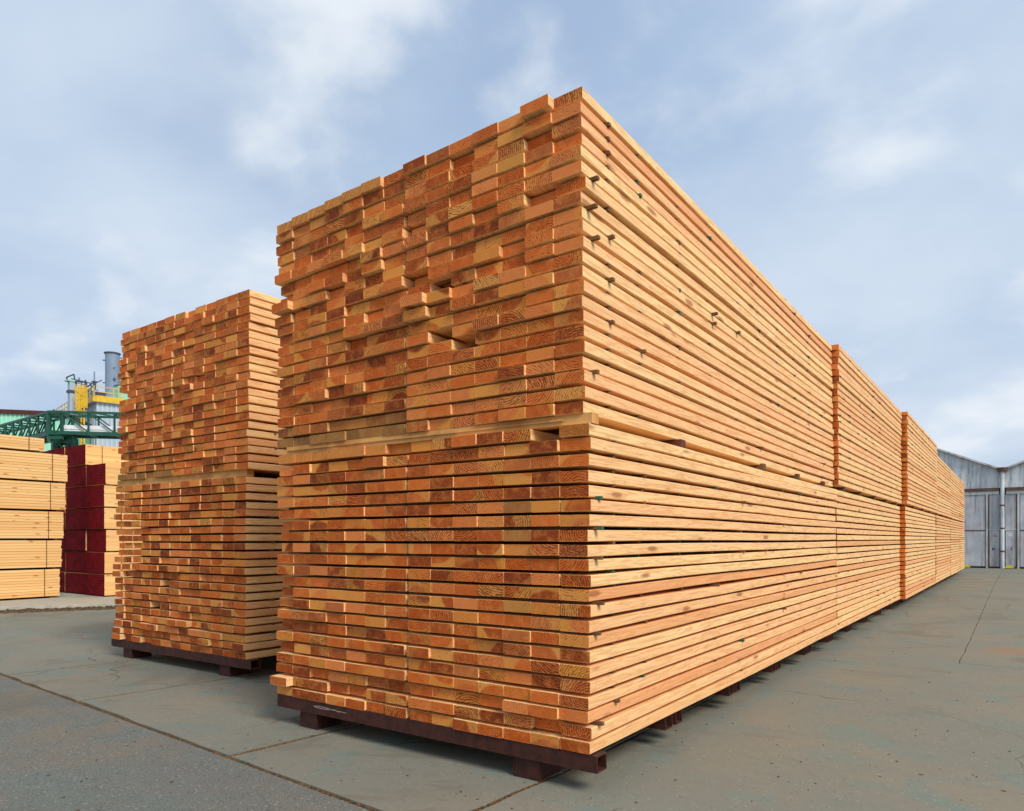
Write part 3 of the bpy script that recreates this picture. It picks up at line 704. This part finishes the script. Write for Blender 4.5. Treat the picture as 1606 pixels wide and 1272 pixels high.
truss('conveyor_gantry', 'dark green lattice gantry span running away to the left behind yellow packs', T0, T1, hG, 1.5, 1.5, side=-1)
tw = thing('gantry_tower', 'dark green lattice tower carrying the gantry corner', 'tower', (G0.x, G0.y, 0)); GO = Vector(tw.location)
c4 = [at(76,700,47.6), at(97,700,47.6), at(99,700,49.4), at(78,700,49.4)]; c4 = [Vector((q.x-GO.x, q.y-GO.y, 0)) for q in c4]
c5 = [at(86,700,48.4), at(115,700,48.4), at(117,700,49.6), at(90,700,49.6)]; c5 = [Vector((q.x-GO.x, q.y-GO.y, 0)) for q in c5]
for q in c4: MB().bar((q.x,q.y,G0.z-.4),(q.x,q.y,G0.z+hG),.17).build('post', DGREEN, tw)
for q in c5: MB().bar((q.x,q.y,0),(q.x,q.y,G0.z-.1),.34).build('leg', DGREEN, tw)
b = MB()
for i in range(4):
    p, q = c4[i], c4[(i+1) % 4]
    for z in (G0.z-.3, G0.z, G0.z+hG): b.bar((p.x,p.y,z),(q.x,q.y,z),.2)
    p, q = c5[i], c5[(i+1) % 4]
    z = G0.z-.35
    b.bar((p.x,p.y,z),(q.x,q.y,z),.32,.4)
    while z > 1.2:
        b.bar((p.x,p.y,z),(q.x,q.y,z-1.15),.13); b.bar((q.x,q.y,z),(p.x,p.y,z-1.15),.13); z -= 1.15
tag(b.build('bracing', DGREEN, tw), kind='stuff')

# ------------------------------------------------------------------ far right: galvanised shed with valley roof
def galv(name, A, B, stain=(.33, .20, .22)):
    m, t, b = mat(name, .45, .5, .0); g_ = t.nodes.new('ShaderNodeNewGeometry').outputs['Position']
    oi = t.nodes.new('ShaderNodeObjectInfo').outputs['Random']
    c = mixc(t, smooth(t, noise(t, g_, 1.2, 5, .6), .35, .65), A, B)
    c = mixc(t, smooth(t, noise(t, scalev(t, g_, (5, 5, .45)), 1.0, 5, .65), .48, .72, 0, .75), c, (.16, .175, .19))
    c = mixc(t, smooth(t, noise(t, g_, .8, 4, .6), .50, .72, 0, .45), c, stain)
    c = mixc(t, math_n(t, 'MULTIPLY', oi, .25), c, (.22, .25, .28))
    t.links.new(c, b.inputs['Base Color']); return m
GALV = galv("galvanised_upper", (.56, .62, .66), (.74, .80, .84)); GALVD = galv("galvanised_door", (.42, .44, .47), (.60, .61, .65), (.40, .27, .28)); FRM = galv("weathered_frame", (.50, .52, .53), (.66, .67, .67), (.22, .15, .10))
RUST = flat("rusty_track", (.14, .085, .06), .7, .4, 2); SEAM = flat("dark_seam", (.05, .052, .055), .8, .3, 2)
Yw = 43.5; VX, VZ, SL = 1.43, 5.32, .44; RG = 8.0
shed = thing('corrugated_shed', 'weathered galvanised twin gabled shed closing the far end of the yard', 'shed', (VX, Yw, 0))
def rz(x): # roof height, x relative to the valley
    x = abs(x); return VZ + SL*x if x < RG else VZ + SL*(2*RG-x)
ZT = 4.18
b = MB()
for s in (-1, 1): 
    pl = [(0,.06,0),(s*2*RG,.06,0),(s*2*RG,.06,VZ),(s*RG,.06,rz(RG)),(0,.06,VZ)]
    b.quad(pl if s > 0 else pl[::-1]); b.quad([(s*2*RG,.06,0),(s*2*RG,30,0),(s*2*RG,30,VZ),(s*2*RG,.06,VZ)])
b.build('wall', SEAM, shed)
for s in (-1, 1):
    for k in (0, 1):
        xa, xb = s*RG*k, s*RG*(k+1); za, zb = rz(xa), rz(xb)
        b = MB(); 
        M4 = [(xa,-.25,za),(xb,-.25,zb),(xb,30,zb),(xa,30,za)]; b.quad(M4); b.quad([(x,y,z+.10) for x, y, z in M4][::-1])
        b.quad([(xa,-.25,za),(xb,-.25,zb),(xb,-.25,zb+.10),(xa,-.25,za+.10)]); b.build('roof_sheet', FRM, shed)
seams = [.10, .97, 1.9, 2.75, 3.6, 4.5, 5.4, 6.3, 7.2, 8.0, 8.9, 9.8, 10.7, 11.6, 12.5, 13.4, 14.3, 15.2, 15.9]
for s in (-1, 1):
    for xa, xb in zip(seams, seams[1:]):
        if xb-xa < .2: continue
        a0, a1 = s*(xa+.012), s*(xb-.012); dp = random.uniform(0, .02)
        pts = [(a0,-dp,ZT+.22),(a1,-dp,ZT+.22),(a1,-dp,rz(a1)-.012),(a0,-dp,rz(a0)-.012)]
        if s < 0: pts = [pts[1], pts[0], pts[3], pts[2]]
        b = MB(); b.quad(pts); bk = [(x, .05, z) for x, y, z in pts]; b.quad(bk[::-1])
        for i in range(4): j = (i+1) % 4; b.quad([pts[j], pts[i], bk[i], bk[j]])
        b.build('wall_panel', GALV, shed)
        b = MB().box((min(a0,a1)-.02,-.045,ZT+.22),(min(a0,a1)+.025,-.022,rz(a0 if s > 0 else a1)-.02)); b.build('batten', FRM, shed)
for s in (-1, 1):     # sliding door track and rail
    x0, x1 = (-2*RG, -.16) if s < 0 else (.16, 2*RG)
    MB().box((x0,-.16,ZT+.05),(x1,-.02,ZT+.19)).build('door_track', RUST, shed); MB().box((x0,-.10,ZT-.13),(x1,-.0,ZT+.045)).build('door_head', FRM, shed)
MB().tube((0,-.17,0),(0,-.17,VZ-.02),.095,14).build('downpipe', GALV, shed)
b = MB(); b.tube((0,-.17,VZ-.05),(0,-.17,VZ+.16),.22,14,r2=.28); b.build('hopper', RUST, shed)
for z in (.9, 2.15, 3.4): MB().tube((0,-.17,z),(0,-.17,z+.07),.115,14).build('pipe_clip', RUST, shed)
def sheet(x0, x1, z0, z1, m, name='door_panel', y=-.05, th=.045, lab=None):
    o = MB().box((x0,y,z0),(x1,y+th,z1)).build(name, m, shed)
    if lab: o['label'] = lab
    return o
for s in (-1, 1):
    def X(a, b_): return (s*a, s*b_) if s > 0 else (s*b_, s*a)
    sheet(*X(.12,.135+.46), 2.17, ZT-.14, GALVD, 'upper_panel'); d = sheet(*X(.14,.59), .10, 2.08, GALVD, 'narrow_door', lab='narrow grey door with small notices')
    sheet(*X(.10,.62), 2.085, 2.165, FRM, 'door_transom', y=-.07)
    for xa, xb, m_ in ((.61,.66,RUST),(.665,.76,FRM)): sheet(*X(xa, xb), 0, ZT-.135, m_, 'door_post', y=-.09, th=.08)
    sheet(*X(.60,.12), 0, .095, SEAM, 'door_sill', y=-.04, th=.03) if s < 0 else sheet(.12, .60, 0, .095, SEAM, 'door_sill', y=-.04, th=.03)
    for x0 in (.79, 2.05, 3.3, 4.6, 5.9, 7.2, 8.5, 9.8, 11.1, 12.4, 13.7):
        x1 = x0+1.22
        sheet(*X(x0, x1), .10, 2.04, GALVD, 'door_panel'); sheet(*X(x0, x1), 2.10, ZT-.14, GALVD, 'door_panel')
        sheet(*X(x0, x1), 2.043, 2.097, RUST, 'door_rail', y=-.065)
WHTL = flat("paper_notice", (.62, .66, .66), .6, .1, 3); BLU = flat("blue_mark", (.06, .07, .22), .6, .1, 3); TAN = flat("tan_notice", (.45, .34, .26), .6, .2, 3)
sheet(-.43, -.22, 1.72, 1.84, TAN, 'notice', y=-.056, th=.005); sheet(.26, .45, 1.76, 1.90, WHTL, 'notice', y=-.056, th=.005)
b = MB(); b.bar((-.45,-.055,.98),(-.34,-.055,1.12),.004,.03); b.bar((-.34,-.055,.98),(-.45,-.055,1.12),.004,.03); b.bar((-.45,-.055,.96),(-.45,-.055,1.14),.004,.03); b.build('blue_mark', BLU, shed)
b = MB(); b.bar((.40,-.055,.98),(.40,-.055,1.14),.004,.03); b.bar((.36,-.055,1.13),(.45,-.055,1.13),.004,.03); b.build('blue_mark', BLU, shed)
YP = flat("yellow_block_paint", (.70, .62, .03), .6, .2, 3)
for i, (px, lb) in enumerate(((1514,'yellow painted door stop at the foot of the left shed door'),(1583,'yellow painted door stop right of the shed downpipe'))):
    q = at(px, 890, 40); r_ = CF + CR*((px-803)/1127.8); tt = (Yw-.45-CC.y)/r_.y; X0 = CC.x + r_.x*tt
    e = thing('door_stop', lb, 'door stop', (X0, Yw-.55, 0)); MB().box((-.22,-.10,0),(.22,.10,.10)).build('base', YP, e); MB().box((-.12,-.08,.1),(.12,.08,.19)).build('top_block', YP, e); MB().box((-.23,-.115,0),(.23,-.101,.035)).build('rubber_strip', SEAM, e)
